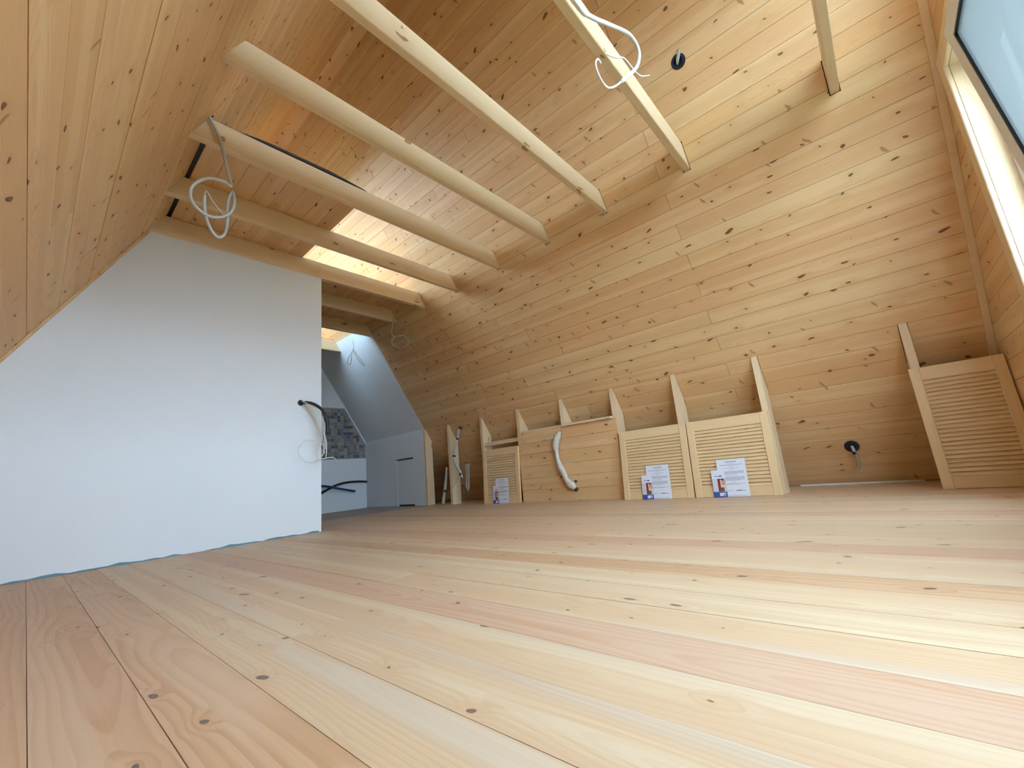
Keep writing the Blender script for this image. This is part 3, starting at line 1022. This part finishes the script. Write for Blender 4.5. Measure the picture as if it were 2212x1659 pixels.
# grey cable hanging from the beam that carries the membrane
yb = BEAMS[4]
g1 = empty('hanging_cable', (0.49, yb - 0.02, 2.52))
tag(g1, 'grey cable with a loose knot hanging from the beam under the black membrane', 'cable')
path = [(0.485, yb - 0.004, 2.560), (0.498, yb - 0.022, 2.525), (0.545, yb - 0.030, 2.42), (0.588, yb - 0.05, 2.22), (0.602, yb - 0.09, 2.09),
        (0.560, yb - 0.11, 2.085), (0.480, yb - 0.12, 2.055), (0.420, yb - 0.12, 1.97), (0.430, yb - 0.12, 1.88), (0.505, yb - 0.11, 1.842),
        (0.585, yb - 0.10, 1.885), (0.622, yb - 0.09, 1.97), (0.615, yb - 0.08, 2.06), (0.596, yb - 0.07, 1.99), (0.596, yb - 0.08, 1.86),
        (0.580, yb - 0.10, 1.77), (0.545, yb - 0.11, 1.735), (0.505, yb - 0.11, 1.79), (0.485, yb - 0.10, 1.88), (0.483, yb - 0.09, 1.97)]
tube('sheath', path, 0.0085, GREYCABLE, g1)
tube('stripped_wire', [(0.483, yb - 0.09, 1.97), (0.49, yb - 0.09, 2.0), (0.53, yb - 0.08, 1.95), (0.575, yb - 0.07, 1.905), (0.592, yb - 0.07, 1.85)], 0.0025, WHITECABLE, g1)
tube('blue_sleeve', [(0.478, yb - 0.006, 2.552), (0.495, yb - 0.012, 2.562), (0.515, yb - 0.006, 2.558)], 0.009, BLUEP, g1, sides=6)


# white cable loop in front of the second beam
def c5(x, z, y=0.616, k=0.55):
    return (x * k, y * k, 0.35 + (z - 0.35) * k)


w5 = empty('white_cable', (0.80, 0.34, 2.3))
tag(w5, 'thick white cable curling in a loop in front of the second beam', 'cable')
path = [(0.86, 0.662, 2.375), (0.82, 0.60, 2.20), (0.76, 0.46, 1.82), c5(1.36, 2.30), c5(1.508, 2.356), c5(1.752, 2.525), c5(2.018, 2.701), c5(2.13, 2.683), c5(2.033, 2.489), c5(1.741, 2.165, 0.61)]
tube('sheath', path, 0.0055, WHITECABLE, w5, sides=10)
tube('wire', [c5(1.741, 2.165, 0.61), c5(1.64, 2.06, 0.61), c5(1.56, 1.995, 0.61), c5(1.505, 1.985, 0.61), c5(1.480, 2.03, 0.615), c5(1.495, 2.09, 0.62), c5(1.55, 2.16, 0.63), c5(1.61, 2.20, 0.645)], 0.0026, WHITECABLE, w5)
tube('wire', [c5(1.69, 2.33, 0.65), c5(1.775, 2.355, 0.63), c5(1.872, 2.42, 0.62), c5(2.00, 2.43), c5(2.10, 2.48), c5(2.246, 2.599)], 0.0022, WHITECABLE, w5)

# black conduit and wires out of the partition
pc = empty('wall_conduit', (1.536, YW, 1.128))
tag(pc, 'black corrugated conduit with white wires coming out of the white partition', 'conduit')
vs, fs = discv((0, -0.004, 0), (0, 1, 0), 0.026, 0.010)
link('wall_hole', vs, fs, BLACK, pc)
yw = YW
tube('conduit', [(1.536, yw - 0.002, 1.128), (1.56, yw - 0.06, 1.122), (1.60, yw - 0.12, 1.10), (1.66, yw - 0.16, 1.04), (1.695, yw - 0.17, 0.95), (1.700, yw - 0.17, 0.84)], 0.013, BLACK, pc, k=14, rib=1)
for dx, dz, e in ((0.0, 0.0, 0.62), (-0.025, 0.0, 0.66), (-0.012, 0.03, 0.70)):
    tube('wire', [(1.555 + dx, yw - 0.05, 1.135), (1.62 + dx, yw - 0.13, 1.06), (1.675 + dx, yw - 0.16, 0.93), (1.685 + dx, yw - 0.15, 0.82 + dz), (1.700 + dx, yw - 0.15, 0.74), (1.695 + dx * 0.6, yw - 0.15, e)], 0.0038, WHITECABLE, pc, sides=6)
ring = []
for i in range(15):
    a = math.radians(20 + i * 27)
    ring.append((1.585 + 0.100 * math.cos(a), yw - 0.075 - 0.004 * i, 0.690 + 0.098 * math.sin(a)))
tube('wire_coil', [(1.56, yw - 0.03, 1.115), (1.64, yw - 0.06, 0.98), (1.690, yw - 0.07, 0.82)] + ring + [(1.62, yw - 0.15, 0.62), (1.74, yw - 0.16, 0.625), (1.78, yw - 0.17, 0.60)], 0.0045, WHITECABLE, pc, sides=6)


# round boxes in the right slope
def onslope(y, s, off): return Vector((XR, y, 0)) + ER * s + NR * off


bu = empty('ceiling_box', onslope(*BOX_UP, 0))
tag(bu, 'dark round cable hole high in the right slope with foil flap', 'junction box')
vs, fs = ringv(-NR * 0.02, NR, 0.030, 0.046, 0.0225)
link('rim', vs, fs, NAVY, bu)
vs, fs = discv(-NR * 0.03, NR, 0.040, 0.006)
link('cavity', vs, fs, BLACK, bu)
tube('foil_flap', [onslope(BOX_UP[0] + 0.012, BOX_UP[1] - 0.012, -0.01), onslope(BOX_UP[0] + 0.0, BOX_UP[1] + 0.010, 0.004), onslope(BOX_UP[0] - 0.022, BOX_UP[1] + 0.045, 0.010), onslope(BOX_UP[0] - 0.030, BOX_UP[1] + 0.060, 0.006)], 0.010, GREYCABLE, bu, sides=6, radii=[0.006, 0.011, 0.012, 0.004])
bl = empty('socket_box', onslope(*BOX_LOW, 0))
tag(bl, 'dark round socket box low on the right slope with a dangling cable', 'junction box')
vs, fs = ringv(NR * 0.001, NR, 0.028, 0.048, 0.012)
link('rim', vs, fs, NAVY, bl)
vs, fs = discv(NR * 0.0015, NR, 0.030, 0.002)
link('cavity', vs, fs, BLACK, bl)
by, bs = BOX_LOW
tube('cable', [onslope(by, bs, 0.006), onslope(by - 0.006, bs - 0.02, 0.03), onslope(by - 0.012, bs - 0.07, 0.035), onslope(by - 0.014, bs - 0.14, 0.03), onslope(by + 0.002, bs - 0.20, 0.03), onslope(by + 0.045, bs - 0.225, 0.03)], 0.009, GREYCABLE, bl, radii=[0.010, 0.011, 0.010, 0.009, 0.007, 0.003])
tube('strap', [onslope(by - 0.003, bs - 0.030, 0.032), onslope(by - 0.006, bs - 0.052, 0.035)], 0.014, BLACK, bl)

# plastic-wrapped conduit in front of the knee wall
wc = empty('wrapped_conduit', (3.75, 2.53, 0.14))
tag(wc, 'white plastic wrapped conduit hanging before the boarded knee wall', 'conduit')
xk = PX0 - 0.055
path = [(xk, 2.600, 0.730), (xk, 2.635, 0.680), (xk, 2.668, 0.620), (xk, 2.682, 0.560), (xk, 2.672, 0.500), (xk, 2.672, 0.440), (xk, 2.650, 0.360), (xk, 2.610, 0.280), (xk, 2.585, 0.215), (xk + 0.01, 2.540, 0.165), (xk + 0.02, 2.505, 0.125)]
tube('plastic_wrap', path, 0.03, WRAP, wc, sides=10, k=6, rib=0, jit=0.16, radii=[0.012, 0.036, 0.040, 0.034, 0.017, 0.022, 0.034, 0.037, 0.028, 0.046, 0.020])
tube('inner_pipe', [(xk - 0.026, 2.668, 0.52), (xk - 0.026, 2.668, 0.45), (xk - 0.028, 2.648, 0.36)], 0.008, GREYCABLE, wc)
tube('end_cap', [(xk + 0.02, 2.512, 0.130), (xk + 0.03, 2.49, 0.102)], 0.020, BLACK, wc)
tube('collar', [(xk + 0.03, 2.505, 0.205), (xk + 0.035, 2.49, 0.185)], 0.013, BLACK, wc)

# hose clamped to the free-standing post, and things beside it
hs = empty('clamped_hose', (PX0 - 0.02, 4.40, 0.4))
tag(hs, 'pale corrugated hose with black clamps on the free standing post', 'hose')
hx = PX0 - 0.03
path = [(hx + 0.03, 4.250, 1.0), (hx, 4.262, 0.95), (hx, 4.300, 0.83), (hx, 4.360, 0.70), (hx, 4.385, 0.60), (hx, 4.345, 0.50), (hx, 4.285, 0.42), (hx + 0.01, 4.265, 0.34)]
tube('hose', path, 0.014, GREYCABLE, hs, k=12, rib=1, radii=[0.013, 0.014, 0.013, 0.014, 0.018, 0.020, 0.017, 0.012])
for q0, q1, r in (((hx + 0.03, 4.246, 1.010), (hx + 0.02, 4.252, 0.975), 0.023), ((hx, 4.288, 0.865), (hx, 4.295, 0.845), 0.019), ((hx, 4.380, 0.645), (hx, 4.384, 0.625), 0.022), ((hx, 4.278, 0.40), (hx, 4.275, 0.375), 0.018)):
    tube('clamp', [q0, q1], r, BLACK, hs)
tube('thin_cord', [(hx, 4.275, 0.37), (hx - 0.02, 4.36, 0.28), (hx - 0.02, 4.47, 0.18)], 0.003, WHITECABLE, hs, sides=5)
o = empty('leaning_tube', (PX0 - 0.03, 4.62, 0.0))
tag(o, 'white tube leaning at the left side of the free standing post', 'tube')
tube('tube', [(PX0 - 0.06, 4.640, 0.02), (PX0 - 0.035, 4.60, 0.25), (PX0 - 0.02, 4.565, 0.50)], 0.022, FILM, o, radii=[0.026, 0.020, 0.010])
tube('clip', [(PX0 - 0.05, 4.590, 0.17), (PX0 - 0.05, 4.585, 0.20)], 0.020, BLACK, o)
vs = []
pw = [(4.235, 0.50, 0.0), (4.165, 0.515, 0.012), (4.185, 0.36, 0.006), (4.205, 0.20, 0.014), (4.215, 0.165, 0.0), (4.235, 0.22, -0.008), (4.245, 0.36, 0.010)]
vs = [(PX0 + 0.02 + c, a, b) for a, b, c in pw] + [(PX0 + 0.032 + c, a, b) for a, b, c in pw]
n = len(pw)
fs = [tuple(range(n)), tuple(range(2 * n - 1, n - 1, -1))] + [(i, n + i, n + (i + 1) % n, (i + 1) % n) for i in range(n)]
o = link('plastic_bag', [(a - PX0, b - 4.2, c) for a, b, c in vs], fs, FILM, None, Matrix.Translation((PX0, 4.2, 0)))
tag(o, 'scrap of milky plastic hanging on the right of the free standing post', 'plastic')

# cable coils by the kitchen nook
cc = empty('cable_coil', (3.0, 4.40, 2.42))
tag(cc, 'thin pale cable with a round coil hanging from the first beam behind the partition', 'cable')
cyl = []
c0 = Vector((2.985, 4.40, 2.115))
for i in range(22):
    a = math.radians(80 + i * 36)
    cyl.append((c0.x + 0.105 * math.cos(a) * 0.8, c0.y - 0.105 * math.cos(a) * 0.6 - 0.001 * i, c0.z + 0.085 * math.sin(a)))
tube('cord', [(2.925, 4.418, 2.450), (2.90, 4.41, 2.36), (2.905, 4.44, 2.20)] + cyl, 0.0055, GREYCABLE, cc, sides=6, k=4)
cd = empty('cable_loops', (2.94, 5.40, 2.40))
tag(cd, 'pair of drooping cable loops before the white kitchen slope', 'cable')
bx, by_, bz = 2.88, 5.40, 2.40
tube('cord', [(bx, by_, bz), (bx + 0.005, by_, bz - 0.12), (bx - 0.045, by_ + 0.05, bz - 0.25), (bx - 0.05, by_ + 0.05, bz - 0.34), (bx - 0.02, by_ + 0.03, bz - 0.33), (bx + 0.0, by_, bz - 0.14),
              (bx + 0.05, by_ - 0.05, bz - 0.25), (bx + 0.115, by_ - 0.10, bz - 0.37), (bx + 0.09, by_ - 0.09, bz - 0.37), (bx + 0.03, by_ - 0.03, bz - 0.25), (bx + 0.005, by_, bz - 0.13)], 0.006, GREYCABLE, cd, sides=6, k=5)

# pipes on the far kitchen wall
o = tube('black_pipe', [(2.86, YF - 0.12, 0.26), (3.03, YF - 0.10, 0.335), (3.20, YF - 0.09, 0.405), (3.38, YF - 0.08, 0.435), (3.60, YF - 0.06, 0.435), (3.76, YF - 0.03, 0.42)], 0.017, BLACK)
tag(o, 'black pipe arching along the foot of the kitchen wall', 'pipe')
o = tube('blue_pipe', [(2.86, YF - 0.16, 0.42), (3.03, YF - 0.15, 0.400), (3.25, YF - 0.14, 0.345), (3.50, YF - 0.13, 0.285)], 0.017, BLUEP)
tag(o, 'dark blue pipe crossing below the black one on the kitchen wall', 'pipe')

# ------------------------------------------------------------------ outdoors
vs, fs = [(-60, -60, -3), (60, -60, -3), (60, 60, -3), (-60, 60, -3)], [(0, 1, 2, 3)]
o = link('ground', vs, fs, GROUND)
tag(o, 'ground outside the house below the attic', 'ground', kind='structure')
